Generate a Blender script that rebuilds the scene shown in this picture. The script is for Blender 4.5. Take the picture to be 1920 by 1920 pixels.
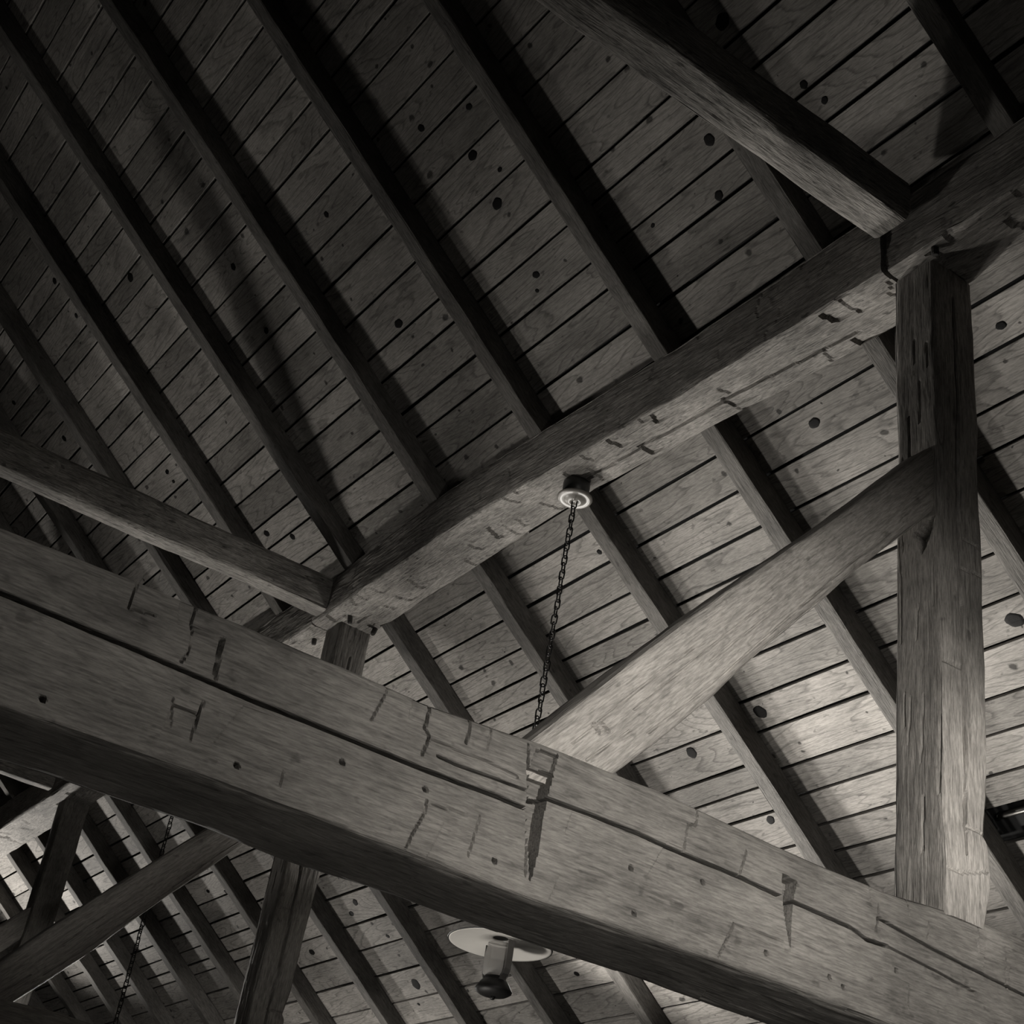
import bpy, bmesh, math, random
import numpy as np
from mathutils import Matrix, Vector

# ------------------------------------------------------------------ clear
for o in list(bpy.data.objects):
    bpy.data.objects.remove(o, do_unlink=True)
SC = bpy.context.scene
COL = SC.collection

# ------------------------------------------------------------------ camera
# world: X runs along the barn, Y across it (towards the far eaves), Z up.
H = 1.70                                    # eye height above the floor
CAM = np.array([[0.57700532, 0.80463826, 0.14007901],      # right
                [-0.36867893, 0.40964413, -0.83442647],    # down
                [-0.72879401, 0.42982434, 0.53302001]])    # forward
FPX = 2730.47
cam = bpy.data.cameras.new('camera')
cam.sensor_fit = 'HORIZONTAL'
cam.sensor_width = 36.0
cam.lens = FPX / 1920.0 * 36.0
cam.clip_start = 0.02
cam.clip_end = 200
camo = bpy.data.objects.new('camera', cam)
COL.objects.link(camo)
R3 = Matrix(((CAM[0][0], -CAM[1][0], -CAM[2][0]),
             (CAM[0][1], -CAM[1][1], -CAM[2][1]),
             (CAM[0][2], -CAM[1][2], -CAM[2][2])))
camo.matrix_world = Matrix.Translation((0, 0, H)) @ R3.to_4x4()
SC.camera = camo

# ------------------------------------------------------------------ world and exposure
w = bpy.data.worlds.new('night')
SC.world = w
w.use_nodes = True
w.node_tree.nodes['Background'].inputs[0].default_value = (1.0, 0.95, 0.88, 1)
w.node_tree.nodes['Background'].inputs[1].default_value = 0.0035
SC.view_settings.view_transform = 'Standard'
SC.view_settings.look = 'None'
SC.view_settings.gamma = 1.0
SC.view_settings.use_curve_mapping = False
SC.view_settings.exposure = 0.74

# ------------------------------------------------------------------ added unseen spots, tuned to shape the light on the timbers
def spot(name, loc, target, energy, angle, blend, radius):
    l = bpy.data.lights.new(name, 'SPOT')
    l.energy = energy
    l.spot_size = math.radians(angle)
    l.spot_blend = blend
    l.shadow_soft_size = radius
    l.color = (1.0, 0.96, 0.90)
    o = bpy.data.objects.new(name, l)
    COL.objects.link(o)
    p = Vector((loc[0], loc[1], loc[2] + H)); t = Vector((target[0], target[1], target[2] + H))
    o.location = p
    o.rotation_euler = (t - p).to_track_quat('-Z', 'Y').to_euler()
    return o

ADDED_SPOTS = [  # position, aim, watts, cone, blend, radius   (heights relative to the eye)
    ((-6.45, 3.45, 1.50), (-3.1, 3.9, 3.0), 140.0, 62, 1.0, 0.14),      # on the second tie beam, aimed along the roof
    ((-6.45, 4.35, 1.50), (-2.9, 4.0, 3.0), 290.0, 56, 1.0, 0.12),
    ((-6.45, 1.60, 1.50), (-3.5, 3.3, 3.4), 122.0, 70, 1.0, 0.12),
    ((-6.45, 3.50, 1.45), (-4.6, 3.4, 3.5), 62.0, 58, 1.0, 0.10),
    ((-6.40, 4.35, 2.00), (-5.5, 4.35, 3.5), 60.0, 178, 0.1, 0.12),
    ((-5.00, 4.50, -0.90), (-3.05, 4.75, 2.45), 490.0, 42, 1.0, 0.15),     # low by the far wall
    ((-6.20, 4.60, -0.90), (-5.0, 4.6, 2.6), 260.0, 42, 1.0, 0.15),
    ((-5.50, 1.60, -1.20), (-4.67, 3.02, 1.6), 210.0, 24, 1.0, 0.20),     # on the floor, added to brighten the hanging lamp's shade
    ((-8.60, 1.00, 0.90), (-6.0, 1.7, 4.6), 26.0, 80, 1.0, 0.30),
    ((-8.10, 2.55, 1.00), (-7.1, 2.6, 3.8), 112.0, 76, 1.0, 0.14),
    ((-10.9, 4.20, 1.45), (-7.6, 4.4, 2.4), 110.0, 60, 1.0, 0.10),      # on the third tie beam
    ((-15.0, 3.20, 1.60), (-12.6, 2.95, 3.6), 640.0, 76, 1.0, 0.12),
    ((-9.90, 3.60, -1.00), (-9.3, 4.2, 2.6), 150.0, 62, 1.0, 0.25),     # low in the third bay
    ((0.10, 1.40, 1.20), (-2.5, 2.3, 1.25), 148.0, 60, 1.0, 0.08),     # near bay, aimed at the front of the big frame
    ((0.10, 1.85, 0.60), (-2.5, 2.5, 1.45), 64.0, 52, 1.0, 0.08),
    ((-0.30, -0.30, 1.10), (-2.5, 2.2, 1.40), 30.0, 60, 1.0, 0.08),
    ((-1.30, 3.60, 0.90), (-2.5, 3.07, 1.66), 52.0, 32, 1.0, 0.05),
    ((-1.60, 1.20, -1.50), (-2.7, 1.6, 1.0), 20.0, 80, 1.0, 0.20),      # floor level, grazing the underside of the big beam
]
for i, a in enumerate(ADDED_SPOTS):
    spot('added_spot', *a)

# ------------------------------------------------------------------ helpers
TH = 0.66692998                              # roof pitch
SN, CS = math.sin(TH), math.cos(TH)
NRM = np.array([0.0, SN, CS]); UPS = np.array([0.0, -CS, SN])
DROOF = 5.0                                  # eye to the underside of the roof boards
RDEP = 0.120                                 # rafter depth

def hsh(a, b, c, seed):
    n = (a * 374761393 + b * 668265263 + c * 2147483647 + seed * 1274126177) & 0xffffffff
    n = ((n ^ (n >> 13)) * 1274126177) & 0xffffffff
    n = (n ^ (n >> 16)) & 0xffffff
    return n / float(0xffffff)

def noise(p, seed=0):
    p = np.asarray(p, float)
    i = np.floor(p).astype(np.int64); f = p - i
    f = f * f * (3 - 2 * f)
    r = 0
    for dx in (0, 1):
        for dy in (0, 1):
            for dz in (0, 1):
                wgt = (f[..., 0] if dx else 1 - f[..., 0]) * (f[..., 1] if dy else 1 - f[..., 1]) * (f[..., 2] if dz else 1 - f[..., 2])
                r = r + wgt * hsh(i[..., 0] + dx, i[..., 1] + dy, i[..., 2] + dz, seed)
    return r * 2 - 1

def mesh_np(name, verts, faces, mat, smooth=False):
    me = bpy.data.meshes.new(name)
    me.from_pydata([tuple(v) for v in verts], [], [tuple(f) for f in faces])
    me.update()
    if mat: me.materials.append(mat)
    if smooth:
        me.polygons.foreach_set('use_smooth', [True] * len(me.polygons))
    return me

def link(name, me, parent=None, mat=None):
    o = bpy.data.objects.new(name, me)
    COL.objects.link(o)
    if parent is not None: o.parent = parent
    if mat is not None: o.matrix_local = mat
    return o

def tag(o, label, cat, group=None):
    o['label'] = label; o['category'] = cat
    if group: o['group'] = group
    return o

def frame(x, y, z, loc):
    """matrix with columns x,y,z and an eye-relative origin"""
    return Matrix(((x[0], y[0], z[0], loc[0]), (x[1], y[1], z[1], loc[1]), (x[2], y[2], z[2], loc[2] + H), (0, 0, 0, 1)))

def seg_dist(P, poly):
    d = np.full(len(P), 1e9)
    for a, b in zip(poly[:-1], poly[1:]):
        a = np.array(a); b = np.array(b); ab = b - a
        t = np.clip(((P - a) @ ab) / (ab @ ab + 1e-12), 0, 1)
        d = np.minimum(d, np.linalg.norm(P - (a + t[:, None] * ab), axis=1))
    return d

def in_poly(P, poly):
    r = np.zeros(len(P), bool); n = len(poly)
    for i in range(n):
        x1, y1 = poly[i]; x2, y2 = poly[(i + 1) % n]
        c = ((y1 > P[:, 1]) != (y2 > P[:, 1])) & (P[:, 0] < (x2 - x1) * (P[:, 1] - y1) / (y2 - y1 + 1e-12) + x1)
        r ^= c
    return r

def hewn(C, nv, seed, amp=0.004, fine=0.0012, rnd=0.012, strokes=(), notches=(), wob=0.0, chop=0.0, rows=None):
    """C: (nu,4,3) corner lines of a squared timber.  Returns verts, faces of a rough-hewn closed mesh.
    strokes: (side, coords(i,j), polyline, depth, width); notches: (side, coords, polygon, depth)"""
    nu = len(C)
    sides = []
    cen = C.mean(axis=1)
    tang = np.gradient(cen, axis=0); tang /= np.linalg.norm(tang, axis=1)[:, None] + 1e-12
    for s in range(4):
        A = C[:, s]; B = C[:, (s + 1) % 4]
        ln = np.linalg.norm(B - A, axis=1)
        sd = (B - A) / ln[:, None]
        nn = np.cross(sd, tang)
        mid = (A + B) / 2 - cen
        nn *= np.sign((nn * mid).sum(1))[:, None]
        nn /= np.linalg.norm(nn, axis=1)[:, None]
        n = nv[s]
        t = np.linspace(0, 1, n + 1)
        if n >= 4:                                  # denser near the arrises
            t = np.concatenate([[0, 0.35 / n], np.linspace(0.8 / n, 1 - 0.8 / n, n - 3), [1 - 0.35 / n, 1]])
        if rows and s in rows:
            t = np.array(rows[s]); n = len(t) - 1
        e = np.minimum(t, 1 - t)[None, :] * ln[:, None]
        r = np.minimum(rnd, ln[:, None] * 0.3)
        e2 = np.where(e < r, 0.293 * r + e * 0.707, e)
        off = np.where(e2 < r, r - np.sqrt(np.maximum(r * r - (r - e2) ** 2, 0)), 0)
        sgn = np.where(t < 0.5, 1, -1)[None, :]
        along = np.where(t[None, :] < 0.5, e2, ln[:, None] - e2)
        P = A[:, None, :] + sd[:, None, :] * along[..., None] - nn[:, None, :] * off[..., None]
        q = P.copy()
        d = amp * noise(q * np.array([2.2, 5, 5]) + s * 7.3, seed) + amp * 0.5 * noise(q * np.array([7, 16, 16]) + s * 3.1, seed + 1)
        d = d + fine * noise(q * np.array([14, 90, 90]), seed + 2)
        if wob: d = d - wob * np.exp(-(e / 0.02) ** 2) * (0.5 + 0.5 * noise(q * np.array([6, 1, 1]) + s, seed + 3))
        fl = P.reshape(-1, 3); dd = d.reshape(-1)
        if chop:                                     # adze facets: shallow saw-tooth steps along the timber
            rr = random.Random(seed * 7 + s)
            x0, x1 = fl[:, 0].min(), fl[:, 0].max()
            width = ln.mean()
            loc = (along[..., None] * np.ones(1)).reshape(-1)
            cd = np.zeros(len(fl))
            for k in range(int((x1 - x0) * (9 if chop > .01 else 4.5))):
                cx = rr.uniform(x0, x1); cy = rr.uniform(0, width); hw = rr.uniform(.02, .06); ll = rr.uniform(.06, .16)
                sl = rr.uniform(-.5, .5)
                tx = (fl[:, 0] - cx) - sl * (loc - cy)
                m = (np.abs(loc - cy) < hw) & (tx > 0) & (tx < ll)
                cd = np.maximum(cd, np.where(m, chop * rr.uniform(.3, 1.0) * (1 - tx / ll), 0))
            dd = dd - cd * (0.2 if s == 2 and chop > .01 else 1.0)
        for (ss, ax, poly, depth, wd) in strokes:
            if ss == s:
                dist = seg_dist(fl[:, ax], poly)
                md = 0.45 + 0.55 * np.clip(0.6 + 0.9 * noise(fl * 18.0, seed + 17), 0, 1) if wd < .0036 else 1.0
                dd = dd - depth * md * np.exp(-(dist / wd) ** 4)
        for (ss, ax, poly, depth) in notches:
            if ss == s:
                dd = dd - np.where(in_poly(fl[:, ax], poly), depth, 0)
        P = (fl + (np.repeat(nn, n + 1, axis=0).reshape(nu, n + 1, 3) * dd.reshape(nu, n + 1)[..., None]).reshape(-1, 3)).reshape(nu, n + 1, 3)
        sides.append(P)
    ring = []
    for s in range(4):                               # weld shared arrises
        nx = sides[(s + 1) % 4]
        m = (sides[s][:, -1] + nx[:, 0]) / 2
        sides[s][:, -1] = m; nx[:, 0] = m
    ring = np.concatenate([sides[s][:, :-1] for s in range(4)], axis=1)
    nr = ring.shape[1]
    V = ring.reshape(-1, 3)
    idx = np.arange(nu * nr).reshape(nu, nr)
    a = idx[:-1]; b = idx[1:]
    F = np.stack([a, np.roll(a, -1, 1), np.roll(b, -1, 1), b], axis=-1).reshape(-1, 4)
    # orientation check on the first quad
    p = V[F[nr // 8]]; nrm = np.cross(p[1] - p[0], p[3] - p[0])
    if nrm @ (p.mean(0) - cen[0]) < 0: F = F[:, ::-1]
    c0 = ring[0].mean(0); c1 = ring[-1].mean(0)
    V = np.vstack([V, c0, c1]); n0 = nu * nr
    F = [tuple(f) for f in F.tolist()]
    for j in range(nr):
        F.append((n0, idx[0][(j + 1) % nr], idx[0][j])); F.append((n0 + 1, idx[-1][j], idx[-1][(j + 1) % nr]))
    F = [tuple(int(v) for v in f) for f in F]
    return V, F

def box_corners(us, y0, y1, z0, z1):
    """corner lines of a straight timber along local x; y0.. may be scalars or arrays. order: y1z0,y1z1,y0z1,y0z0"""
    n = len(us); o = np.ones(n)
    return np.stack([np.stack([us, y1 * o, z0 * o], 1), np.stack([us, y1 * o, z1 * o], 1),
                     np.stack([us, y0 * o, z1 * o], 1), np.stack([us, y0 * o, z0 * o], 1)], axis=1)

def lathe(profile, n=32, closed=False):
    V = []; F = []
    m = len(profile)
    for i in range(n):
        a = 2 * math.pi * i / n
        for r, z in profile: V.append((r * math.cos(a), r * math.sin(a), z))
    for i in range(n):
        j = (i + 1) % n
        for k in range(m - 1 + (1 if closed else 0)):
            k2 = (k + 1) % m
            F.append((i * m + k, j * m + k, j * m + k2, i * m + k2))
    return V, F

# ------------------------------------------------------------------ materials
def ramp(nt, fac, stops):
    r = nt.nodes.new('ShaderNodeValToRGB')
    r.color_ramp.elements[0].position = stops[0][0]; r.color_ramp.elements[0].color = (*[stops[0][1]] * 3, 1)
    r.color_ramp.elements[1].position = stops[1][0]; r.color_ramp.elements[1].color = (*[stops[1][1]] * 3, 1)
    for p, v in stops[2:]:
        e = r.color_ramp.elements.new(p); e.color = (v, v, v, 1)
    nt.links.new(fac, r.inputs[0])
    return r.outputs[0]

def math_n(nt, op, a, b=None):
    m = nt.nodes.new('ShaderNodeMath'); m.operation = op
    for i, v in enumerate((a, b)):
        if v is None: continue
        if isinstance(v, (int, float)): m.inputs[i].default_value = v
        else: nt.links.new(v, m.inputs[i])
    return m.outputs[0]

def wood(name, val, tint=(1.0, 0.945, 0.875), ring=0.35, ringn=34.0, grain=0.30, blotch=0.35, specks=0.5, vary=0.25, bump=0.25, rough=0.78, stretch=0.11, cracks=0.0, knots=0.0):
    m = bpy.data.materials.new(name); m.use_nodes = True
    nt = m.node_tree; N = nt.nodes; Lk = nt.links
    bs = N['Principled BSDF']
    tc = N.new('ShaderNodeTexCoord'); oi = N.new('ShaderNodeObjectInfo')
    sh = N.new('ShaderNodeVectorMath'); sh.operation = 'MULTIPLY_ADD'
    cmb = N.new('ShaderNodeCombineXYZ')
    for i in range(3): Lk.new(oi.outputs['Random'], cmb.inputs[i])
    Lk.new(cmb.outputs[0], sh.inputs[0]); sh.inputs[1].default_value = (37.0, 91.0, 53.0)
    Lk.new(tc.outputs['Object'], sh.inputs[2])
    co = sh.outputs[0]
    def mapped(scale):
        v = N.new('ShaderNodeVectorMath'); v.operation = 'MULTIPLY'
        Lk.new(co, v.inputs[0]); v.inputs[1].default_value = scale
        return v.outputs[0]
    def noise_n(vec, scale, det=4.0, rgh=0.55, dist=0.0):
        n = N.new('ShaderNodeTexNoise'); Lk.new(vec, n.inputs['Vector'])
        n.inputs['Scale'].default_value = scale; n.inputs['Detail'].default_value = det
        n.inputs['Roughness'].default_value = rgh; n.inputs['Distortion'].default_value = dist
        return n.outputs['Fac']
    st = mapped((stretch, 1, 1))
    # cathedral growth rings: contour lines of a stretched noise
    base = noise_n(mapped((0.55, 4.5, 4.5)), 1.0, 2.0, 0.45, 0.6)
    ph = math_n(nt, 'MULTIPLY', base, ringn)
    ph = math_n(nt, 'ADD', ph, math_n(nt, 'MULTIPLY', noise_n(mapped((6, 30, 30)), 1.0, 2.0), 0.8))
    fr = math_n(nt, 'FRACT', ph)
    ringv = ramp(nt, fr, [(0.0, 0.0), (0.70, 0.10), (0.92, 1.0), (1.0, 0.0)])
    fine = noise_n(st, 210.0, 4.0, 0.68)
    finev = ramp(nt, fine, [(0.36, 0.0), (0.62, 1.0)])
    fib = ramp(nt, noise_n(mapped((0.06, 1, 1)), 110.0, 3.0, 0.6), [(0.54, 0.0), (0.70, 1.0)])
    blo = ramp(nt, noise_n(mapped((1.0, 1.8, 1.8)), 3.2, 6.0, 0.66), [(0.32, 0.0), (0.70, 1.0)])
    spk = ramp(nt, noise_n(mapped((0.6, 1, 1)), 34.0, 2.0, 0.5), [(0.66, 0.0), (0.74, 1.0)])
    # product of factors
    def mixf(v, amt):                 # 1 - amt*v
        return math_n(nt, 'SUBTRACT', 1.0, math_n(nt, 'MULTIPLY', v, amt))
    f = math_n(nt, 'MULTIPLY', mixf(ringv, ring), math_n(nt, 'ADD', 1 - grain, math_n(nt, 'MULTIPLY', finev, grain * 1.4)))
    f = math_n(nt, 'MULTIPLY', f, math_n(nt, 'ADD', 1 - blotch, math_n(nt, 'MULTIPLY', blo, blotch * 1.3)))
    f = math_n(nt, 'MULTIPLY', f, mixf(spk, specks))
    f = math_n(nt, 'MULTIPLY', f, mixf(fib, 0.75 * grain + 0.05))
    if cracks:
        ck = ramp(nt, noise_n(mapped((0.9, 16, 16)), 1.0, 3.0, 0.6, 0.3), [(0.485, 0.0), (0.5, 1.0), (0.515, 0.0)])
        gate = ramp(nt, noise_n(mapped((1.3, 3, 3)), 1.0, 1.0), [(0.52, 0.0), (0.60, 1.0)])
        f = math_n(nt, 'MULTIPLY', f, mixf(math_n(nt, 'MULTIPLY', ck, gate), cracks))
    if knots:                         # small dark knots and stains scattered in the plank
        wv = N.new('ShaderNodeVectorMath'); wv.operation = 'MULTIPLY_ADD'
        nz = N.new('ShaderNodeTexNoise'); Lk.new(co, nz.inputs['Vector']); nz.inputs['Scale'].default_value = 22.0; nz.inputs['Detail'].default_value = 3.0
        Lk.new(nz.outputs['Color'], wv.inputs[0]); wv.inputs[1].default_value = (0.035, 0.03, 0.0); Lk.new(mapped((0.8, 1.0, 0.0)), wv.inputs[2])
        vo = N.new('ShaderNodeTexVoronoi'); vo.voronoi_dimensions = '2D'; vo.inputs['Scale'].default_value = 5.5
        Lk.new(wv.outputs[0], vo.inputs['Vector'])
        sx = N.new('ShaderNodeSeparateXYZ'); Lk.new(vo.outputs['Color'], sx.inputs[0])
        size = math_n(nt, 'MULTIPLY', math_n(nt, 'POWER', sx.outputs[0], 3.0), 0.11)
        kd = math_n(nt, 'DIVIDE', vo.outputs['Distance'], math_n(nt, 'ADD', size, 0.004))
        kv = ramp(nt, kd, [(0.55, 1.0), (1.0, 0.0)])
        f = math_n(nt, 'MULTIPLY', f, mixf(kv, knots))
    rv = math_n(nt, 'ADD', 1 - vary, math_n(nt, 'MULTIPLY', oi.outputs['Random'], 2 * vary))
    f = math_n(nt, 'MULTIPLY', f, rv)
    f = math_n(nt, 'MULTIPLY', f, val * 0.6)
    cc = N.new('ShaderNodeVectorMath'); cc.operation = 'SCALE'
    cc.inputs[0].default_value = tint; Lk.new(f, cc.inputs['Scale'])
    Lk.new(cc.outputs[0], bs.inputs['Base Color'])
    bs.inputs['Roughness'].default_value = rough
    bs.inputs['Specular IOR Level'].default_value = 0.15
    bp = N.new('ShaderNodeBump'); bp.inputs['Strength'].default_value = bump; bp.inputs['Distance'].default_value = 0.003
    hgt = math_n(nt, 'ADD', math_n(nt, 'MULTIPLY', finev, 0.6), math_n(nt, 'ADD', math_n(nt, 'MULTIPLY', fib, -0.8), math_n(nt, 'MULTIPLY', ringv, -0.3)))
    Lk.new(hgt, bp.inputs['Height']); Lk.new(bp.outputs[0], bs.inputs['Normal'])
    return m

def plain(name, col, rough=0.5, metal=0.0, mott=0.2, scale=20.0, trans=0.0, spec=0.5):
    m = bpy.data.materials.new(name); m.use_nodes = True
    nt = m.node_tree; N = nt.nodes; bs = N['Principled BSDF']
    tc = N.new('ShaderNodeTexCoord'); n = N.new('ShaderNodeTexNoise')
    n.inputs['Scale'].default_value = scale; n.inputs['Detail'].default_value = 4
    nt.links.new(tc.outputs['Object'], n.inputs['Vector'])
    f = math_n(nt, 'ADD', 1 - mott, math_n(nt, 'MULTIPLY', n.outputs['Fac'], 2 * mott))
    cc = N.new('ShaderNodeVectorMath'); cc.operation = 'SCALE'; cc.inputs[0].default_value = tuple(c * 0.6 for c in col)
    nt.links.new(f, cc.inputs['Scale']); nt.links.new(cc.outputs[0], bs.inputs['Base Color'])
    bs.inputs['Roughness'].default_value = rough; bs.inputs['Metallic'].default_value = metal
    bs.inputs['Specular IOR Level'].default_value = spec
    if trans: bs.inputs['Transmission Weight'].default_value = trans
    return m

M_BOARD = wood('roof_board_pine', 0.38, ring=0.42, ringn=21, grain=0.28, blotch=0.32, specks=0.40, vary=0.30, bump=0.15, knots=0.75)
M_RAFTER = wood('rafter_oak', 0.185, ring=0.15, grain=0.35, blotch=0.45, specks=0.4, vary=0.12, bump=0.4)
M_PURLIN = wood('purlin_oak', 0.42, ring=0.22, ringn=20, grain=0.48, blotch=0.46, specks=0.55, vary=0.05, bump=0.6, cracks=0.7)
M_TIE = wood('tie_beam_oak', 0.29, ring=0.18, ringn=26, grain=0.32, blotch=0.48, specks=0.34, vary=0.03, bump=0.35, cracks=0.25)
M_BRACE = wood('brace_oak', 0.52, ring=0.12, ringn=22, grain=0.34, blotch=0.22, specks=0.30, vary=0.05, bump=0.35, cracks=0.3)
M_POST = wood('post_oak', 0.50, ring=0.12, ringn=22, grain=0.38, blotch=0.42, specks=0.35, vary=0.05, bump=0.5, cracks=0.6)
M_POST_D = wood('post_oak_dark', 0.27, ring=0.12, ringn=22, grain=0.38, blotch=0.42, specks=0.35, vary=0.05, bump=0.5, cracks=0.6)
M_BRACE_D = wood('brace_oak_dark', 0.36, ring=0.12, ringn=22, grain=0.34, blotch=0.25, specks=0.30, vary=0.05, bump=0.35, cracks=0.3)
M_KNOT = wood('knot_wood', 0.011, ring=0.4, grain=0.5, blotch=0.4, specks=0.3, vary=0.5, stretch=1.0)
M_FELT = plain('roof_felt', (0.02, 0.02, 0.02), 0.95)
M_STONE = plain('stone_floor', (0.05, 0.047, 0.042), 0.9, mott=0.4, scale=3.0)
M_IRON = plain('black_iron', (0.018, 0.017, 0.016), 0.55, 0.6, 0.3, 60)
M_ARM = plain('worn_iron_strap', (0.085, 0.08, 0.074), 0.6, 0.2, 0.3, 50)
M_STEEL = plain('worn_steel', (0.16, 0.155, 0.145), 0.38, 1.0, 0.3, 40)
M_ENAMEL = plain('white_enamel', (0.78, 0.75, 0.70), 0.35, 0.0, 0.06, 30)
M_ENAMELD = plain('dark_enamel', (0.03, 0.03, 0.028), 0.4, 0.0, 0.2, 30)
M_PORC = plain('aged_porcelain', (0.27, 0.255, 0.23), 0.35, 0.0, 0.12, 50)
M_FROST = plain('frosted_glass', (0.40, 0.385, 0.36), 0.55, 0.0, 0.08, 30)
M_FROST.node_tree.nodes['Principled BSDF'].inputs['Alpha'].default_value = 0.45
M_PEG = wood('oak_peg', 0.08, grain=0.4, vary=0.2)

# ------------------------------------------------------------------ floor
me = mesh_np('floor', [(-20, -8, 0), (6, -8, 0), (6, 7, 0), (-20, 7, 0)], [(0, 1, 2, 3)], M_STONE)
fl = link('floor', me); fl['kind'] = 'structure'; fl['label'] = 'bare stone floor of the barn far below the timbers'

# ------------------------------------------------------------------ roof: underlay + boards
def roof_pt(x, s, d=0.0):
    """eye-relative point: x along barn, s up the slope, d outwards from the board underside"""
    return np.array([x, 0, 0]) + NRM * (DROOF + d) + UPS * s

XMIN, XMAX = -16.5, 1.2
S_EAVE, S_RIDGE = -3.75, 4.7
ROOF_M = frame((1, 0, 0), UPS, -NRM, NRM * DROOF)     # local x: along barn, y: up slope, z: into the barn
V = [(XMIN, S_EAVE, -.060), (XMAX, S_EAVE, -.060), (XMAX, S_RIDGE, -.060), (XMIN, S_RIDGE, -.060)]
V += [(x, y, z - .03) for x, y, z in V]
F = [(0, 1, 2, 3), (7, 6, 5, 4), (0, 4, 5, 1), (1, 5, 6, 2), (2, 6, 7, 3), (3, 7, 4, 0)]
ceil = link('ceiling', mesh_np('ceiling', V, F, M_FELT), None, ROOF_M)
ceil['kind'] = 'structure'; ceil['label'] = 'sloping underside of the barn roof, planked with knotty boards'

SEQ_UP_A = [4.66, 4.46, 4.28, 4.07, 3.87, 3.68, 3.5, 3.35, 3.10, 2.955, 2.75, 2.625, 2.51, 2.32, 2.195, 2.035, 1.83, 1.69, 1.505, 1.375, 1.185, 1.025, .865, .68, .54, .355, .16]
SEQ_UP_B = [4.66, 4.45, 4.26, 4.05, 3.85, 3.66, 3.50, 3.34, 3.20, 3.025, 2.872, 2.705, 2.556, 2.39, 2.258, 2.11, 1.966, 1.776, 1.591, 1.45, 1.297, 1.14, 1.007, .873, .68, .545, .355, .16]
SEQ_UP_C = [4.66, 4.45, 4.26, 4.05, 3.85, 3.66, 3.50, 3.34, 3.20, 3.025, 2.872, 2.705, 2.549, 2.386, 2.262, 2.125, 1.966, 1.776, 1.590, 1.415, 1.207, .997, .865, .672, .535, .350, .16]
SEQ_LO_R = [.16, -.04, -.186, -.335, -.515, -.70, -.85, -1.03, -1.215, -1.40, -1.565, -1.77, -1.92, -2.09, -2.235, -2.395, -2.54, -2.695, -2.87, -3.05, -3.24, -3.42, -3.6, -3.74]
SEQ_LO_Q = [.16, -.04, -.186, -.335, -.515, -.695, -.848, -.975, -1.15, -1.325, -1.495, -1.695, -1.82, -1.955, -2.15, -2.31, -2.50, -2.68, -2.85, -3.05, -3.24, -3.42, -3.6, -3.74]
SEQ_LO_P = [.16, -.04, -.186, -.335, -.515, -.69, -.843, -.96, -1.09, -1.275, -1.45, -1.622, -1.848, -2.038, -2.247, -2.465, -2.656, -2.87, -3.05, -3.24, -3.42, -3.6, -3.74]
SEQ_LO_N = [.16, -.04, -.2, -.385, -.585, -.742, -.93, -1.12, -1.316, -1.484, -1.622, -1.741, -1.832, -2.016, -2.27, -2.46, -2.65, -2.87, -3.05, -3.24, -3.42, -3.6, -3.74]

KR = DROOF / (DROOF - RDEP)
RAFT_APP = [0.10, -0.083, -0.266, -0.449, -0.628, -0.8085, -0.9875, -1.168, -1.3535, -1.5225, -1.6925, -1.866, -2.0405, -2.212, -2.365, -2.535, -2.685, -2.86, -3.03, -3.20]
RAFT_W = [0.093] * len(RAFT_APP)
RXL = [a * DROOF / KR for a in RAFT_APP]
def rc(i): return RXL[i] + RAFT_W[i] / 2              # rafter centre line
ia = RAFT_APP.index(-1.3535); ib = RAFT_APP.index(-1.168); ic = RAFT_APP.index(-0.9875); idd = RAFT_APP.index(-1.866); ie = RAFT_APP.index(-2.0405); ir = RAFT_APP.index(-0.628)
COLS = [(XMIN, rc(RAFT_APP.index(-2.212)), SEQ_UP_A), (rc(RAFT_APP.index(-2.212)), rc(ia), SEQ_UP_A), (rc(ia), rc(ib), SEQ_UP_B), (rc(ib), rc(ir), SEQ_UP_C), (rc(ir), XMAX, SEQ_UP_C),
        (XMIN, rc(ie), SEQ_LO_N), (rc(ie), rc(ib), SEQ_LO_P), (rc(ib), rc(ic), SEQ_LO_Q), (rc(ic), rc(ir), SEQ_LO_R), (rc(ir), XMAX, SEQ_LO_R)]
rng = random.Random(5)
GAP = 0.0140
BOARDS = []
def board(x0, x1, s0, s1, zoff):
    """one plank: slightly wavy long edges, 25 mm thick, its own coordinates"""
    n = max(3, int((x1 - x0) / 0.45))
    cx, cy = (x0 + x1) / 2, (s0 + s1) / 2
    seed = int(abs(cx * 131 + cy * 977)) + 11
    r = random.Random(seed)
    V = []; ph = r.uniform(0, 6)
    for i in range(n + 1):
        x = x0 + (x1 - x0) * i / n - cx
        a = s0 + GAP / 2 - cy + 0.0018 * math.sin(x * 2.1 + ph) + r.uniform(-.0012, .0012)
        b = s1 - GAP / 2 - cy + 0.0018 * math.sin(x * 1.7 + ph * 2) + r.uniform(-.0012, .0012)
        V += [(x, a + .0015, 0), (x, b - .0015, 0), (x, b, -.0015), (x, b, -.025), (x, a, -.025), (x, a, -.0015)]
    F = []
    for i in range(n):
        for k in range(6):
            k2 = (k + 1) % 6
            F.append((i * 6 + k, (i + 1) * 6 + k, (i + 1) * 6 + k2, i * 6 + k2))
    F.append(tuple(range(5, -1, -1))); F.append(tuple(n * 6 + k for k in range(6)))
    F = [tuple(reversed(f)) for f in F]
    o = link('roof_board', mesh_np('roof_board', V, F, M_BOARD), ceil, Matrix.Translation((cx, cy, zoff)))
    BOARDS.append((x0, x1, s0, s1, o, cx, cy))
    return o
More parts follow.
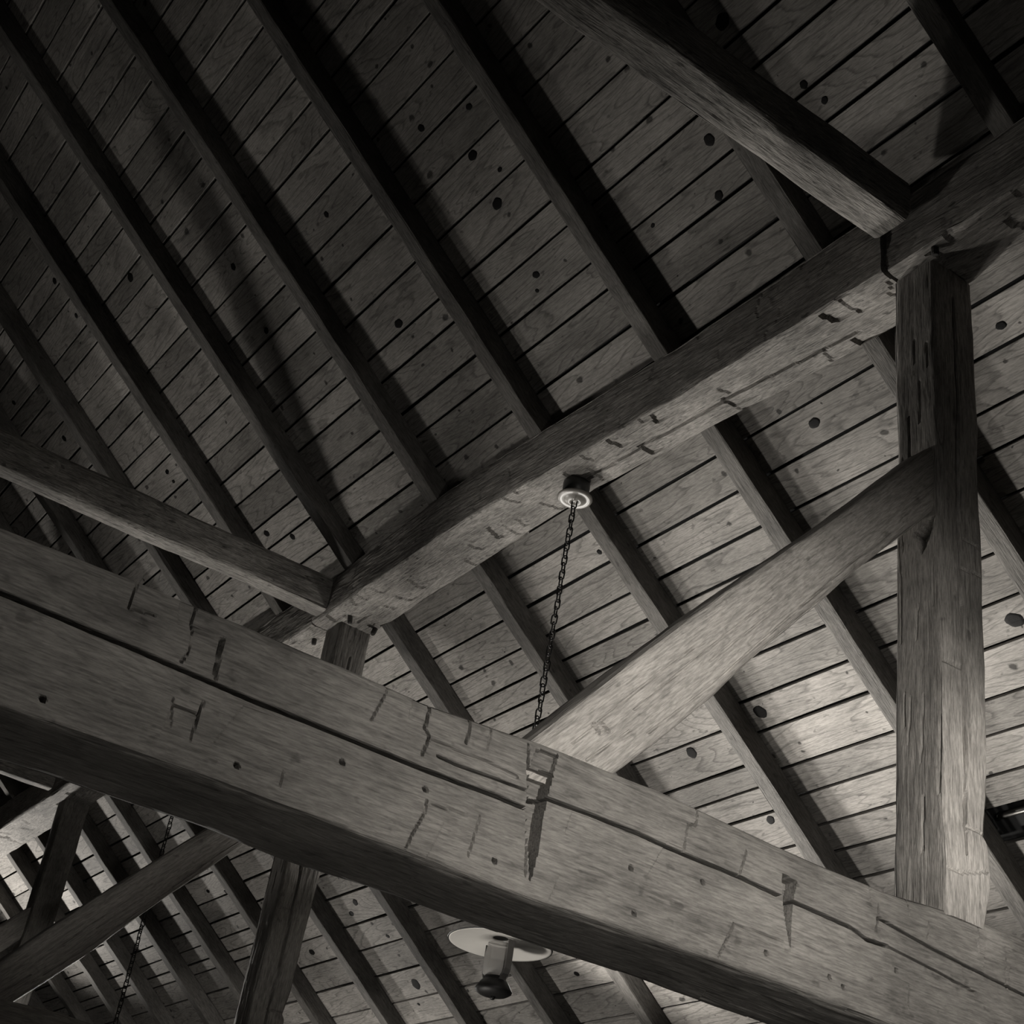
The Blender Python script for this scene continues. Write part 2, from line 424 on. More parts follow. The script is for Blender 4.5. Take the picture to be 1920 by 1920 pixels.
for (x0, x1, seq) in COLS:
    for s1, s0 in zip(seq[:-1], seq[1:]):
        if x0 < rc(5) < x1 and abs(s1 + 2.235) < .01:         # a plank is missing here beside the post
            board(x0, rc(5) - .047, s0, s1, 0.0)
            continue
        board(x0 + .001, x1 - .001, s0, s1, rng.uniform(-.002, .002))

# knots in the boards (x, s, radius) as they sit in the planks
KNOTS = [(-2.869, 1.076, 0.03), (-3.509, -0.419, 0.024), (-2.593, -0.446, 0.018), (-3.222, -1.495, 0.034), (-4.647, -1.474, 0.033), (-5.182, -1.542, 0.030), (-4.976, -1.993, 0.023), (-4.3, 1.146, 0.027), (-5.267, 1.037, 0.025), (-4.335, 0.786, 0.018), (-4.382, 0.727, 0.010), (-3.198, 0.76, 0.024), (-3.301, 0.554, 0.02), (-6.949, 2.286, 0.026), (-4.266, 1.387, 0.024), (-4.128, 1.549, 0.016), (-8.861, 2.382, 0.018), (-8.568, 1.951, 0.021), (-7.645, 2.407, 0.016), (-7.638, 2.658, 0.02), (-7.752, 1.308, 0.017), (-7.751, 1.236, 0.013), (-7.212, 0.621, 0.022), (-7.012, 0.525, 0.020), (-8.618, -2.369, 0.040), (-8.699, -1.7, 0.025), (-8.822, -1.766, 0.022), (-9.584, -1.942, 0.027), (-8.584, -1.992, 0.016), (-4.959, -0.449, 0.014), (-2.731, 0.692, 0.016), (-2.695, 0.602, 0.014), (-3.65, 0.633, 0.010), (-10.432, -1.24, 0.018), (-7.021, -2.551, 0.018), (-4.433, 1.64, 0.018), (-5.272, 1.688, 0.016), (-6.11, 1.868, 0.019), (-6.172, 1.491, 0.018), (-4.179, 1.251, 0.012), (-11.071, -2.298, 0.017), (-8.734, -2.514, 0.012), (-10.199, -1.313, 0.014), (-3.944, -0.844, 0.008)]
def disc_knot(r, seed):
    q = random.Random(seed); n = 16
    V = [(0, 0, .0016)]; F = []
    for ring_r, z in ((.6, .0016), (1.0, .0006), (1.06, -.002)):
        for i in range(n):
            a = 2 * math.pi * i / n
            rr = r * ring_r * (1 + .10 * math.sin(a * 2 + seed) + .05 * math.sin(a * 5 + 2 * seed))
            V.append((rr * 1.15 * math.cos(a), rr * math.sin(a) * .95, z))
    for i in range(n):
        j = (i + 1) % n
        F.append((0, 1 + i, 1 + j))
        for k in range(2):
            F.append((1 + k * n + i, 1 + (k + 1) * n + i, 1 + (k + 1) * n + j, 1 + k * n + j))
    return mesh_np('knot', V, F, M_KNOT, True)
for i, (x, s, r) in enumerate(KNOTS):
    for (x0, x1, s0, s1, o, cx, cy) in BOARDS:
        if x0 <= x < x1 and s0 <= s < s1:
            s = min(max(s, s0 + r + .008), s1 - r - .008) if s1 - s0 > 2 * r + .02 else (s0 + s1) / 2
            link('knot', disc_knot(r, i), o, Matrix.Translation((x - cx, s - cy, 0)))
            break

# ------------------------------------------------------------------ rafters
ORD = ['first', 'second', 'third', 'fourth', 'fifth', 'sixth', 'seventh', 'eighth', 'ninth', 'tenth', 'eleventh', 'twelfth']
i_ref = RAFT_APP.index(-0.8085)
us = np.arange(S_EAVE, S_RIDGE, 0.06)
for i, a in enumerate(RAFT_APP):
    if i < 2: continue
    xc = rc(i); wd = RAFT_W[i]
    sd = 100 + i
    q = np.stack([us * .6, us * 0 + i * 3.7, us * 0], 1)
    wv = 0.006 * noise(q, sd); hv = 0.004 * noise(q + 9, sd)
    C = box_corners(us, -wd / 2 + wv, wd / 2 + wv * .6, -RDEP + hv, -.001)
    V, F = hewn(C, (4, 5, 4, 5), sd, amp=.003, fine=.0008, rnd=.008, wob=.006)
    r = link('rafter', mesh_np('rafter', V, F, M_RAFTER), None, frame(UPS, (1, 0, 0), NRM, (xc, *(NRM * DROOF)[1:])))
    k = i - i_ref
    if k < 0:
        lab = {-1: 'dark squared rafter half hidden behind the upper part of the near upright post',
               -2: 'very dark rafter in the top right corner, just right of the near cross beam',
               -3: 'dark rafter over the right edge, beyond the near upright post'}[k] if k >= -3 else ''
    else:
        lab = 'squared roof rafter, %s to the left of the near upright post' % ORD[k] if k < 12 else 'squared roof rafter at the far left end, %s beyond the furthest post' % ORD[k - 12]
    tag(r, lab, 'rafter', 'rafters under the roof boards')

# ------------------------------------------------------------------ purlin (three lengths)
PUR_SHAKE = [(-4.55, 3.035), (-4.2, 3.03), (-3.9, 3.04), (-3.5, 3.05), (-3.2, 3.07), (-2.95, 3.085)]
def purlin(x0, x1, seed, label, dz=0.0, dy=0.0, dens=0.012):
    xs = np.arange(x0, x1 + 1e-6, dens)
    zb = np.interp(xs, [-17, -12, -6.4, -5.4, -4.9, -3.2, -2.7, 1.2], [3.67, 3.67, 3.688, 3.695, 3.68, 3.628, 3.612, 3.61]) + dz
    y0 = np.interp(xs, [-17, -6.5, -5.5, -4.7, -3.8, 1.2], [2.875, 2.872, 2.85, 2.868, 2.895, 2.895]) + dy
    y1 = np.interp(xs, [-17, -6.4, -5.2, -4.6, -3.5, -2.8, 1.2], [3.15, 3.175, 3.155, 3.12, 3.16, 3.165, 3.165]) + dy
    bev = lambda y: (DROOF - RDEP - SN * y) / CS                     # underside of the rafters
    n = len(xs)
    C = np.stack([np.stack([xs, y1, zb], 1), np.stack([xs, y1, bev(y1) - .004], 1), np.stack([xs, y0, bev(y0) - .004], 1), np.stack([xs, y0, zb], 1)], 1)
    org = np.array([(x0 + x1) / 2, 3.0, 3.7])
    C = C - org
    V, F = hewn(C, (4, 8, 34, 34), seed, amp=.006, fine=.002, rnd=.014, wob=.012, chop=.016, strokes=[(3, [0, 1], [(x - org[0], y - org[1]) for x, y in PUR_SHAKE], .022, .0042)])
    return tag(link('purlin', mesh_np('purlin', V, F, M_PURLIN), None, frame((1, 0, 0), (0, 1, 0), (0, 0, 1), org)), label, 'purlin', 'lengths of the hewn purlin')
PA = purlin(-6.86, -2.665, 41, 'long rough-hewn purlin between the two upright posts, with the chain hanging from it')
PB = purlin(-2.655, 1.2, 42, 'dark rough-hewn purlin length running off the right edge above the near post', dz=.006, dy=.012, dens=.02)
PC = purlin(-16.5, -6.87, 43, 'far rough-hewn purlin length seen under the big tie beam at lower left', dens=.03)

# ------------------------------------------------------------------ frames: tie beam, post, brace, collar
TIE_STROKES = {
 'crack1': ([(-.6, 1.155), (.2, 1.152), (0.446, 1.15), (0.549, 1.149), (0.71, 1.147), (0.88, 1.143), (0.974, 1.14), (1.119, 1.142), (1.246, 1.141), (1.364, 1.14), (1.458, 1.141), (1.547, 1.145), (1.64, 1.143)], .055, .0042),
 'crack2': ([(1.66, 1.179), (1.682, 1.184), (1.805, 1.188), (1.944, 1.189), (2.013, 1.186), (2.085, 1.185), (2.26, 1.185), (2.394, 1.178), (2.426, 1.177), (2.547, 1.174), (2.626, 1.171), (2.682, 1.158), (2.758, 1.162)], .055, .0040),
 'crack2b': ([(2.758, 1.162), (2.938, 1.149), (3.085, 1.134)], .022, .0030),
 'crack3': ([(2.723, 1.223), (2.905, 1.204), (3.214, 1.185), (3.278, 1.181), (3.6, 1.17)], .040, .0034),
 'f1': ([(1.37, 1.21), (1.444, 1.209), (1.507, 1.211), (1.6, 1.205)], .008, .004), 'f2': ([(1.40, 1.18), (1.45, 1.178), (1.54, 1.181), (1.628, 1.183)], .030, .0030),
 'a': ([(0.808, 1.296), (0.804, 1.249), (0.814, 1.221), (0.818, 1.187), (0.807, 1.159)], 0.0120, 0.0024), 'b': ([(0.876, 1.239), (0.883, 1.154)], 0.0168, 0.0030),
 'b2': ([(0.809, 1.24), (0.879, 1.24)], 0.0096, 0.0024), 'c': ([(0.679, 1.274), (0.677, 1.22), (0.73, 1.229)], 0.0084, 0.0021), 'd1': ([(0.817, 1.073), (0.868, 1.071)], 0.0120, 0.0021),
 'd2': ([(0.871, 1.1), (0.866, 1.018)], 0.0120, 0.0021), 'd3': ([(0.812, 1.082), (0.822, 1.031)], 0.0072, 0.0021), 'e': ([(1.253, 1.284), (1.229, 1.198)], 0.0096, 0.0021),
 'f': ([(1.362, 1.29), (1.355, 1.227), (1.371, 1.213), (1.36, 1.169)], 0.0192, 0.0030), 'g': ([(1.465, 1.298), (1.461, 1.234)], 0.0192, 0.0030), 'h': ([(1.52, 1.296), (1.515, 1.241)], 0.0072, 0.0021),
 'k': ([(2.117, 1.314), (2.109, 1.264), (2.086, 1.257), (2.08, 1.192)], 0.0120, 0.0022), 'l': ([(2.272, 1.255), (2.255, 1.19)], 0.0108, 0.0022), 'm': ([(2.247, 1.071), (2.21, 0.986)], 0.0120, 0.0024),
 'm2': ([(2.247, 1.071), (2.405, 1.075)], 0.0060, 0.0021), 'n1': ([(2.699, 1.322), (2.692, 1.258)], 0.0096, 0.0021), 'n2': ([(2.723, 1.257), (2.714, 1.187)], 0.0144, 0.0024),
 'o1': ([(2.908, 1.267), (2.903, 1.224)], 0.0096, 0.0021), 'o2': ([(3.102, 1.321), (3.101, 1.242)], 0.0096, 0.0021), 'o3': ([(3.212, 1.259), (3.207, 1.18)], 0.0096, 0.0021), 'o4': ([(2.835, 1.084), (2.829, 1.03)], 0.0096, 0.0021), 'o5': ([(2.837, 1.327), (2.836, 1.266)], 0.0120, 0.0021),
 'p1': ([(1.39, 1.078), (1.389, 1.049), (1.37, 0.997), (1.364, 0.965)], 0.0120, 0.0022), 'p2': ([(1.391, 1.071), (1.49, 1.081)], 0.0072, 0.0022), 'p3': ([(1.523, 1.088), (1.509, 0.996)], 0.0072, 0.0020), 'p4': ([(1.066, 1.025), (1.065, 0.997)], 0.0072, 0.0020),
 'split1': ([(1.618, 1.288), (1.636, 1.163), (1.657, 1.003)], 0.0192, 0.0024),
}
TIE_NOTCH = [([(1.629, 1.239), (1.693, 1.243), (1.683, 1.18), (1.68, 1.057), (1.671, 0.99), (1.648, 1.095)], .040), ([(2.391, 1.233), (2.439, 1.232), (2.426, 1.175), (2.427, 1.062), (2.396, 1.168)], .035),
             ([(0.815, 1.235), (0.878, 1.236), (0.880, 1.160), (0.818, 1.165)], .010), ([(1.64, 1.285), (1.70, 1.292), (1.69, 1.245), (1.632, 1.24)], .012)]
TIE_NAILS = [(0.58, 0.992), (0.968, 1.003), (1.184, 1.088), (1.381, 1.099), (1.575, 1.007), (1.933, 1.105), (2.144, 1.138), (1.955, 1.009), (2.351, 1.032), (2.559, 1.032), (2.606, 1.022), (2.787, 1.11)]
BR_UP = [(1.56, 1.222), (1.643, 1.322), (1.763, 1.464), (1.915, 1.646), (2.07, 1.822), (2.315, 2.092), (2.636, 2.44), (3.005, 2.862), (3.05, 2.912)]
BR_LO = [(1.80, 1.228), (1.89, 1.325), (2.006, 1.446), (2.161, 1.620), (2.33, 1.834), (2.518, 2.054), (2.589, 2.137), (2.805, 2.381), (2.971, 2.567), (3.05, 2.655)]

BR_MARKS = [([(1.803, 1.416), (1.823, 1.398)], .010, .0040), ([(1.822, 1.428), (1.848, 1.412)], .010, .0040),
            ([(1.753, 1.346), (1.926, 1.556), (2.08, 1.729)], .005, .0028), ([(1.917, 1.496), (2.131, 1.751), (2.34, 1.992)], .005, .0028),
            ([(1.963, 1.451), (2.141, 1.642), (2.31, 1.849), (2.557, 2.14)], .006, .0030), ([(1.796, 1.322), (1.908, 1.437)], .006, .0030),
            ([(2.135, 1.714), (2.361, 1.968)], .004, .0028), ([(2.439, 2.002), (2.619, 2.221), (2.749, 2.364)], .005, .0028)]

def resample(pts, n):
    p = np.array(pts); d = np.r_[0, np.cumsum(np.linalg.norm(np.diff(p, axis=0), axis=1))]
    t = np.linspace(0, d[-1], n)
    out = np.stack([np.interp(t, d, p[:, 0]), np.interp(t, d, p[:, 1])], 1)
    for _ in range(max(1, n // 14)):                  # soften the corners
        out[1:-1] = (out[:-2] + 2 * out[1:-1] + out[2:]) / 4
    return out

def tie(xf, seed, label, detail, yr):
    if detail:
        us = np.concatenate([np.arange(-3.6, .3, .05), np.arange(.3, 3.45, .0032), np.arange(3.45, 5.95, .05)])
        nv = (50, 40, 6, 110)
    else:
        us = np.arange(-3.6, 5.95, .03); nv = (10, 6, 4, 14)
    org = np.array([xf - .125, 1.2, 1.13])
    zt = np.interp(us, [-3.6, .4, 1.0, 1.35, 1.65, 2.0, 2.36, 2.75, 3.15, 6], [1.27, 1.277, 1.29, 1.288, 1.306, 1.316, 1.304, 1.305, 1.337, 1.34])
    zb = np.interp(us, [-3.6, .5, 1.0, 1.7, 2.2, 6], [.945, .952, .962, .957, .975, .978])
    xb = np.interp(us, [-3.6, .6, 1.3, 1.5, 6], [-.30, -.295, -.29, -.262, -.252])     # back face
    # local: x = world Y, y = -world X, z = world Z
    yf = 0.0 * us - .125; yb = -xb - .125
    C = box_corners(us - org[1], yf, yb, zb - org[2], zt - org[2])
    C[:, 0, 2] -= np.interp(us, [0.5, 1.6, 2.2], [.0, .006, .020])     # sides: 0 back, 1 top, 2 front(+X), 3 bottom
    nvs = (nv[1] if not detail else 6, 6, nv[3], nv[0])
    strokes = []; notch = []
    if detail:
        for p, dpt, wd in TIE_STROKES.values():
            strokes.append((2, [0, 2], [(a - org[1], b - org[2]) for a, b in p], dpt, wd))
        for p, dpt in TIE_NOTCH:
            notch.append((2, [0, 2], [(a - org[1], b - org[2]) for a, b in p], dpt))
        for (a, b) in TIE_NAILS:
            strokes.append((2, [0, 2], [(a - org[1], b - org[2]), (a + .002 - org[1], b - org[2])], .03, .0048))
    rows = None
    if detail:                                        # side 2 runs from the top edge down; finest rows where the shakes run
        zz = np.concatenate([[1.32, 1.3185, 1.316, 1.312], np.arange(1.308, 1.226, -.0042), np.arange(1.226, 1.128, -.0016), np.arange(1.128, .966, -.0042), [.964, .960, .9575, .956]])
        rows = {2: (zz[0] - zz) / (zz[0] - zz[-1])}
    V, F = hewn(C, nvs, seed, amp=.0035, fine=.0012, rnd=.012, wob=.010, strokes=strokes, notches=notch, chop=.004, rows=rows)
    return tag(link('tie_beam', mesh_np('tie_beam', V, F, M_TIE), None, frame((0, 1, 0), (-1, 0, 0), (0, 0, 1), org)), label, 'beam', 'tie beams')

def post(xf, seed, label, detail):
    us = np.arange(1.31, 3.625 if xf > -5 else 3.70, .008 if detail else .03)
    org = np.array([xf - .09, 3.075, 1.31])
    y1 = np.interp(us, [1.31, 1.34, 1.45, 1.56, 1.58, 1.7, 2.3, 3.6], [3.135, 3.142, 3.165, 3.165, 3.150, 3.168, 3.185, 3.178])
    y0 = np.interp(us, [1.31, 1.5, 2.2, 2.9, 3.6], [2.972, 2.972, 2.98, 2.985, 2.972])
    x0 = np.full(len(us), xf - .180); x1 = np.interp(us, [1.3, 1.45, 1.6, 3.6], [xf + .006, xf + .006, xf, xf])
    # local: x = world Z, y = world X, z = world Y ; sides: 0:+X, 1:+Y, 2:-X, 3:-Y
    C = box_corners(us - org[2], x0 - org[0], x1 - org[0], y0 - org[1], y1 - org[1])
    st = []
    if detail:
        st = [(0, [0, 2], [(z - org[2], y - org[1]) for y, z in [(3.075, 3.5), (3.072, 2.614), (3.068, 2.38), (3.075, 2.163), (3.073, 1.987), (3.071, 1.819), (3.062, 1.594), (3.063, 1.503)]], .022, .0042)]
        for s in [[(3.057, 1.584), (3.154, 1.578)], [(2.988, 2.065), (3.062, 2.066)], [(3.074, 2.411), (3.167, 2.425)], [(3.093, 2.526), (3.167, 2.522)], [(2.982, 1.435), (3.035, 1.44), (3.144, 1.476)]]:
            st.append((0, [0, 2], [(z - org[2], y - org[1]) for y, z in s], .006, .0045))
        rr = random.Random(9)
        for k in range(16):
            a = rr.uniform(-.07, .07); z0 = rr.uniform(.1, 2.1); ln = rr.uniform(.08, .3)
            st.append((3, [0, 1], [(z0, a), (z0 + ln, a + rr.uniform(-.012, .012))], rr.uniform(.006, .016), .0035))
    nt = [(3, [0, 1], [(z - org[2], xf + 2.504 + x - org[0]) for x, z in [(-2.612, 2.535), (-2.527, 2.573), (-2.545, 2.506), (-2.573, 2.445), (-2.595, 2.508)]], .05)] if detail else []
    V, F = hewn(C, (30, 5, 5, 36) if detail else (8, 4, 4, 8), seed, amp=.006, fine=.0016, rnd=.016, wob=.010, strokes=st, notches=nt)
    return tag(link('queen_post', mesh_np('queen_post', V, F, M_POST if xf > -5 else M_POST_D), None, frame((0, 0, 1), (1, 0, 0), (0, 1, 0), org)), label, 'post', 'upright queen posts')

def brace(xf, seed, label, detail):
    n = 420 if detail else 90
    up = resample(BR_UP, n); lo = resample(BR_LO, n)
    org = np.array([xf - .10, 1.72, 1.30])
    ax = np.array([0, 3.0 - 1.72, 2.72 - 1.30]); ax /= np.linalg.norm(ax)
    yv = np.array([-1.0, 0, 0]); zv = np.cross(ax, yv)
    def loc(x, p):
        P = np.stack([np.full(n, x), p[:, 0], p[:, 1]], 1) - org
        return np.stack([P @ ax, P @ yv, P @ zv], 1)
    xf0, xb0 = xf - .026, xf - .165
    C = np.stack([loc(xb0, lo), loc(xb0, up), loc(xf0, up), loc(xf0, lo)], 1)
    st = []
    if detail:
        for pl, dp, wd in (BR_MARKS if xf > -5 else BR_MARKS[2:]):
            q = np.array([[xf0, a, b] for a, b in pl]) - org
            st.append((2, [0, 2], [tuple(v) for v in np.stack([q @ ax, q @ zv], 1)], dp, wd))
    V, F = hewn(C, (6, 8, 70, 10) if detail else (4, 4, 10, 4), seed, amp=.005, fine=.0014, rnd=.022, wob=.010, strokes=st)
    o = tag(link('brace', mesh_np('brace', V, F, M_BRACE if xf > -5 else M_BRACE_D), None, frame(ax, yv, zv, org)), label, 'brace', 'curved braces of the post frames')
    return o

def collar(xf, wd, z0, z1, seed, label, detail):
    us = np.arange(-4.2, 2.876, .012 if detail else .04)
    org = np.array([xf - wd / 2, 0.5, z0])
    q = np.stack([us * .7, us * 0, us * 0 + seed], 1)
    C = box_corners(us - org[1], -wd / 2 + .006 * noise(q, seed), wd / 2 + .006 * noise(q + 5, seed), 0.006 * noise(q + 11, seed), z1 - z0 + 0 * us)
    V, F = hewn(C, (6, 5, 16, 22), seed, amp=.005, fine=.0016, rnd=.020, wob=.014, chop=.003)
    return tag(link('collar_beam', mesh_np('collar_beam', V, F, M_PURLIN), None, frame((0, 1, 0), (-1, 0, 0), (0, 0, 1), org)), label, 'beam', 'collar beams')

XA, XB, XC = -2.504, -6.70, -11.02
tie(XA, 11, 'huge cracked tie beam crossing the whole foreground from left to lower right', True, 0)
tie(XB, 12, 'tie beam just showing in the bottom left corner under a brace', False, 0)
tie(XC, 13, 'distant tie beam below the furthest post', False, 0)
post(XA, 21, 'upright squared post at right, standing on the big tie beam', True)
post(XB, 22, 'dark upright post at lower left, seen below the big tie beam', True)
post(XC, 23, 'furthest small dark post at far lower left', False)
brA = brace(XA, 31, 'pale curved brace rising from the big tie beam to the near post', True)
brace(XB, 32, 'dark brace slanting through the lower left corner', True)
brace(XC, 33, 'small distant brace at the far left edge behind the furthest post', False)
collar(-2.508, .176, 3.742, 3.93, 51, 'cross beam running from the top edge down to the purlin above the near post', True)
collar(-6.675, .140, 3.708, 3.915, 52, 'cross beam at left, pale underside, ending at the purlin just above the big tie beam', True)
collar(-10.985, .130, 3.708, 3.90, 53, 'short glimpse of the far cross beam at the left edge below the big tie beam', False)

# carpenter's mark: two short chisel cuts on the pale brace, as thin inlaid slivers
# ------------------------------------------------------------------ pegs under the purlin
def peg(parent, x, y, z, r, ln, tilt):
    V, F = lathe([(0, 0), (r * .8, .0), (r, .006), (r * 1.05, ln), (0, ln)], 10)
    me = mesh_np('peg', V, F, M_PEG, False)
    p = link('peg', me, parent)
    p.matrix_world = Matrix.Translation((x, y, z + H)) @ Matrix.Rotation(tilt, 4, 'X') @ Matrix.Rotation(tilt * .6, 4, 'Y')
    return p
bpy.context.view_layer.update()
def wpeg(parent, x, y, z, r, ln, tilt):
    p = peg(parent, x, y, z, r, ln, tilt)
    m = Matrix.Translation((x, y, z + H)) @ Matrix.Rotation(tilt, 4, 'X') @ Matrix.Rotation(tilt * .6, 4, 'Y')
    p.matrix_parent_inverse = Matrix.Identity(4)
    p.matrix_local = parent.matrix_world.inverted() @ m
wpeg(PA, -6.62, 2.995, 3.655, .014, .06, .25)
wpeg(PA, -6.60, 3.135, 3.640, .014, .07, -.3)
wpeg(PC, -7.02, 2.985, 3.655, .014, .05, .15)
wpeg(PB, -2.47, 2.945, 3.590, .013, .05, .2)

# ------------------------------------------------------------------ hanging lamps
def torus_link(L=.050, W=.026, r=.0034, n=20, m=7):
    V = []; F = []
    h = (L - W) / 2
    path = []
    for i in range(n):
        a = 2 * math.pi * i / n
        path.append((W / 2 * math.cos(a), W / 2 * math.sin(a) + (h if math.sin(a) >= 0 else -h)))
    for i in range(n):
        a = 2 * math.pi * i / n
        nx, nz = math.cos(a), math.sin(a)
        for k in range(m):
            b = 2 * math.pi * k / m
            V.append((path[i][0] + r * math.cos(b) * nx, r * math.sin(b), path[i][1] + r * math.cos(b) * nz))
    for i in range(n):
        j = (i + 1) % n
        for k in range(m):
            k2 = (k + 1) % m
            F.append((i * m + k, j * m + k, j * m + k2, i * m + k2))
    return mesh_np('chain_link', V, F, M_IRON, True)

def strip(path, wd, th):
    """flat strap following a path of (r, z) in the local xz plane"""
    V = []; F = []
    n = len(path)
    for i, (r, z) in enumerate(path):
        a = path[max(i - 1, 0)]; b = path[min(i + 1, n - 1)]
        t = Vector((b[0] - a[0], b[1] - a[1])).normalized(); nx, nz = -t.y, t.x
        for sx, sy in ((-1, -1), (1, -1), (1, 1), (-1, 1)):
            V.append((r + nx * th / 2 * sx, wd / 2 * sy, z + nz * th / 2 * sx))
    for i in range(n - 1):
        for k in range(4):
            k2 = (k + 1) % 4
            F.append((i * 4 + k, i * 4 + k2, (i + 1) * 4 + k2, (i + 1) * 4 + k))
    F.append((3, 2, 1, 0)); F.append(tuple((n - 1) * 4 + k for k in range(4)))
    return V, F

LINK = torus_link()
ARM_V, ARM_F = strip([(.030, .030), (.036, .052), (.050, .068), (.066, .080), (.074, .098), (.076, .130), (.076, .205)], .027, .0035)
def lathe_mesh(name, prof, mat, n=40, closed=False):
    V, F = lathe(prof, n, closed)
    me = mesh_np(name, V, F, mat, False)
    bm = bmesh.new(); bm.from_mesh(me)
    bmesh.ops.remove_doubles(bm, verts=bm.verts, dist=1e-5)
    bmesh.ops.recalc_face_normals(bm, faces=bm.faces)
    bm.to_mesh(me); bm.free()
    for p in me.polygons: p.use_smooth = True
    return me
ME_BASE = lathe_mesh('lamp_base', [(0, .004), (.020, .002), (.050, .008), (.068, .018), (.071, .028), (.060, .046), (.050, .060), (.042, .064), (.042, .074), (.030, .076), (0, .076)], M_IRON, 12)
ME_CAPN = lathe_mesh('base_nut', [(0, -.008), (.007, -.008), (.010, -.002), (.010, .006), (0, .006)], M_IRON, 12)
ME_GLASS = lathe_mesh('glass_chimney', [(.040, .074), (.050, .085), (.054, .105), (.053, .150), (.047, .185), (.046, .200), (.043, .200), (.044, .184), (.050, .150), (.051, .105), (.047, .087), (.037, .076)], M_FROST, 32, True)
ME_SHADE_U = lathe_mesh('shade_lining', [(.030, .222), (.09, .214), (.150, .205), (.190, .198), (.197, .196), (.197, .1985), (.150, .2075), (.09, .2165), (.030, .2245)], M_ENAMEL, 56, True)
ME_SHADE_T = lathe_mesh('shade', [(.197, .1988), (.202, .1965), (.203, .2000), (.190, .2045), (.150, .2125), (.09, .2230), (.04, .2330), (.022, .245), (.012, .262), (0, .264), (0, .2255), (.030, .2250), (.09, .2170), (.150, .2080)], M_ENAMELD, 56, True)
ME_ARM = mesh_np('arm', ARM_V, ARM_F, M_ARM)
ME_SCREW = lathe_mesh('arm_screw', [(0, 0), (.006, 0), (.0055, .004), (.003, .006), (0, .0065)], M_STEEL, 10)
ME_CANB = lathe_mesh('canopy', [(0, 0), (.060, 0), (.062, -.010), (.060, -.076), (0, -.076)], M_ENAMELD, 36)
ME_DISH = lathe_mesh('canopy_dish', [(0.000, -0.074), (0.069, -0.074), (0.080, -0.078), (0.081, -0.083), (0.074, -0.090), (0.063, -0.092), (0.055, -0.088), (0.048, -0.094), (0.032, -0.102), (0.019, -0.104), (0.015, -0.098), (0.000, -0.098)], M_PORC, 44)

def hanging_lamp(x, y, zbase, xtop, ztop, label, watts, az):
    root = bpy.data.objects.new('hanging_lamp', None); COL.objects.link(root)
    root.location = (x, y, zbase + H)
    tag(root, label, 'lamp', 'lamps hung on chains from the purlin')
    link('lamp_base', ME_BASE, root)
    link('base_nut', ME_CAPN, root)
    link('glass_chimney', ME_GLASS, root)
    sh = link('shade', ME_SHADE_T, root)
    link('shade_lining', ME_SHADE_U, sh)
    for k in range(2):
        am = link('arm', ME_ARM, root, Matrix.Rotation(az + k * math.pi, 4, 'Z'))
        link('arm_screw', ME_SCREW, am, Matrix.Translation((.036, 0, .046)) @ Matrix.Rotation(math.radians(90), 4, 'Y'))
    # canopy under the purlin
    cn = link('canopy', ME_CANB, root, Matrix.Translation((xtop - x, 0, ztop - zbase)))
    link('canopy_dish', ME_DISH, cn)
    a = Vector((0, 0, .278)); b = Vector((xtop - x, 0, ztop - zbase - .112))
    n = max(2, int(round((b - a).length / .0365)))
    d = (b - a).normalized()
    rot = Vector((0, 0, 1)).rotation_difference(d).to_matrix().to_4x4()
    rr = random.Random(int(abs(x * 10)))
    for i in range(n + 1):
        p = a + (b - a) * (i / n) + Vector((rr.uniform(-.0015, .0015), rr.uniform(-.0015, .0015), 0))
        link('chain_link', LINK, root, Matrix.Translation(p) @ rot @ Matrix.Rotation(math.radians((90 if i % 2 else 0) + 25 + rr.uniform(-12, 12)), 4, 'Z'))
    if watts:
        l = bpy.data.lights.new('lamp_flame', 'POINT'); l.energy = watts; l.shadow_soft_size = .045; l.color = (1.0, .96, .90)
        lo = bpy.data.objects.new('lamp_flame', l); COL.objects.link(lo); lo.parent = root
        lo.location = (0, 0, .13)
    return root

hanging_lamp(-4.672, 3.02, 1.375, -4.592, 3.666, 'lamp with white round shade on a long chain, hanging below the big tie beam', 0.0, math.radians(0))
hanging_lamp(-8.65, 3.02, 1.375, -8.68, 3.68, 'far lamp at lower left, its thin chain running behind the dark brace', 520.0, math.radians(20))

hanging_lamp(-0.2, 1.80, 1.12, -0.2, 4.45, 'near lamp on a chain, hanging just outside the right edge of the picture', 215.0, 0.0)

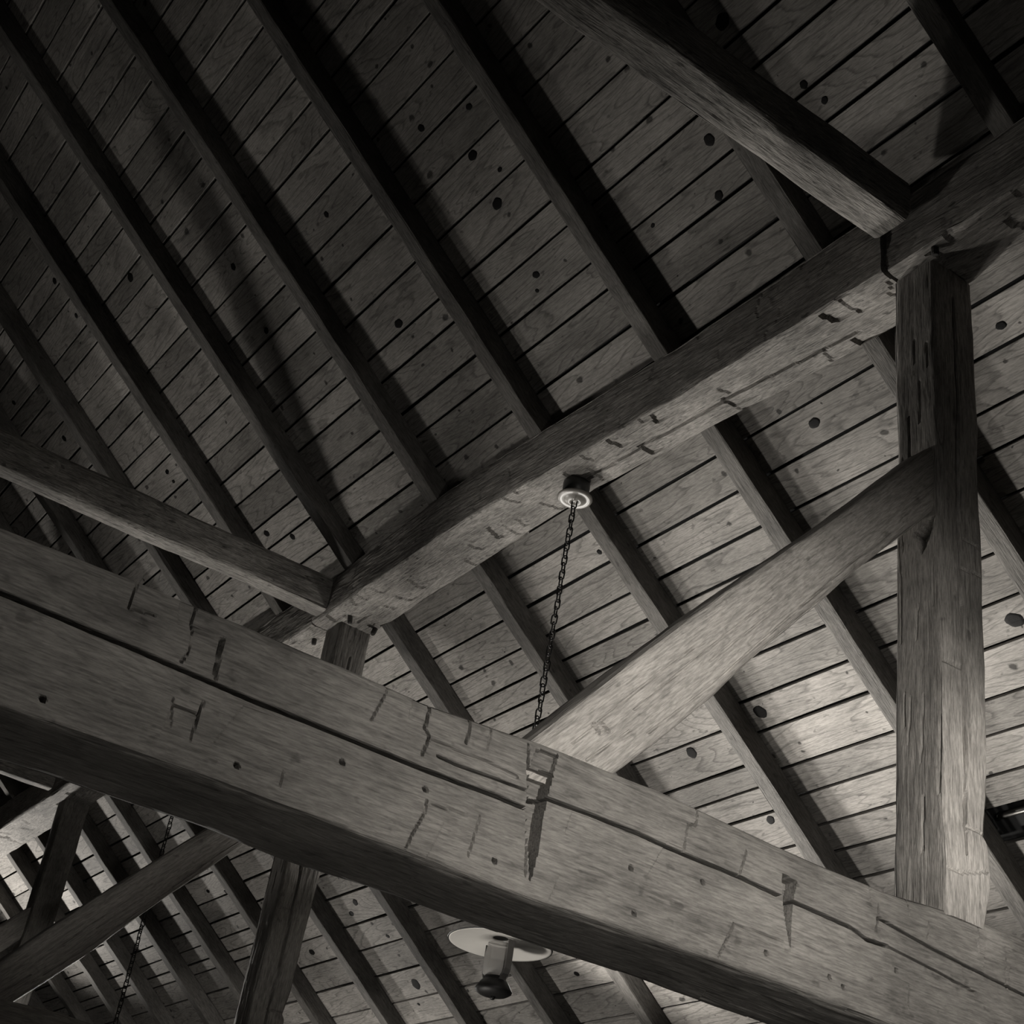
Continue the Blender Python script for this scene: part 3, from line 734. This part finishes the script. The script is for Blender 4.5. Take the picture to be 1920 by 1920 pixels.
# ------------------------------------------------------------------ added unseen fixtures, their hoods cut the near spots' upward spill
def bx(x0, x1, y0, y1, z0, z1):
    V = [(x, y, z) for z in (z0, z1) for y in (y0, y1) for x in (x0, x1)]
    F = [(0, 2, 3, 1), (4, 5, 7, 6), (0, 1, 5, 4), (2, 6, 7, 3), (0, 4, 6, 2), (1, 3, 7, 5)]
    return V, F
def added_floodlight(pos, aim, hood, label):
    d = Vector((aim[0] - pos[0], aim[1] - pos[1], 0)).normalized()
    y = Vector((-d.y, d.x, 0))
    root = bpy.data.objects.new('added_floodlight', None); COL.objects.link(root)
    root.matrix_world = frame(d, y, (0, 0, 1), pos)
    tag(root, label, 'added_floodlight', 'added hooded fixtures over the near spots')
    V, F = bx(-.24, -.13, -.15, .15, -.11, .11); link('housing', mesh_np('housing', V, F, M_ENAMELD), root)
    V, F = bx(-.13, .42, -.19, .19, hood, hood + .006); link('hood', mesh_np('hood', V, F, M_ENAMELD), root)
    for sgn in (-1, 1):
        V, F = bx(-.13, -.11, sgn * .16 - .005, sgn * .16 + .005, -.12, hood); link('bracket', mesh_np('bracket', V, F, M_IRON), root)
    V, F = lathe([(0, -2.6), (.014, -2.6), (.014, -.11), (0, -.11)], 12); p = mesh_np('stand', V, F, M_IRON)
    link('stand', p, root, Matrix.Translation((-.185, 0, 0)))
    return root
added_floodlight((0.10, 1.40, 1.20), (-2.5, 2.4, 1.2), .205, 'upper added black light hood on a stand, unseen outside the right edge')
added_floodlight((0.10, 1.85, 0.60), (-2.5, 2.6, 1.3), .265, 'lower added black light hood on a stand, unseen outside the right edge')
added_floodlight((-0.30, -0.30, 1.10), (-2.5, 2.2, 1.4), .170, 'added black light hood on a stand nearest the camera, unseen outside the picture')

# ------------------------------------------------------------------ steel pipe seen in the gap of the missing plank
xg, sg = -3.735, -2.285
V, F = lathe([(0, -.10), (.014, -.10), (.016, -.095), (.016, .095), (.014, .10), (0, .10)], 16)
pm = mesh_np('conduit_pipe', V, F, M_STEEL, True)
P = roof_pt(xg, sg, .030)
pipe = link('conduit_pipe', pm, None, Matrix.Translation((P[0], P[1], P[2] + H)) @ Matrix.Rotation(math.radians(90), 4, 'Y'))
tag(pipe, 'metal pipe glinting in the dark gap of a missing plank beside the post', 'pipe')
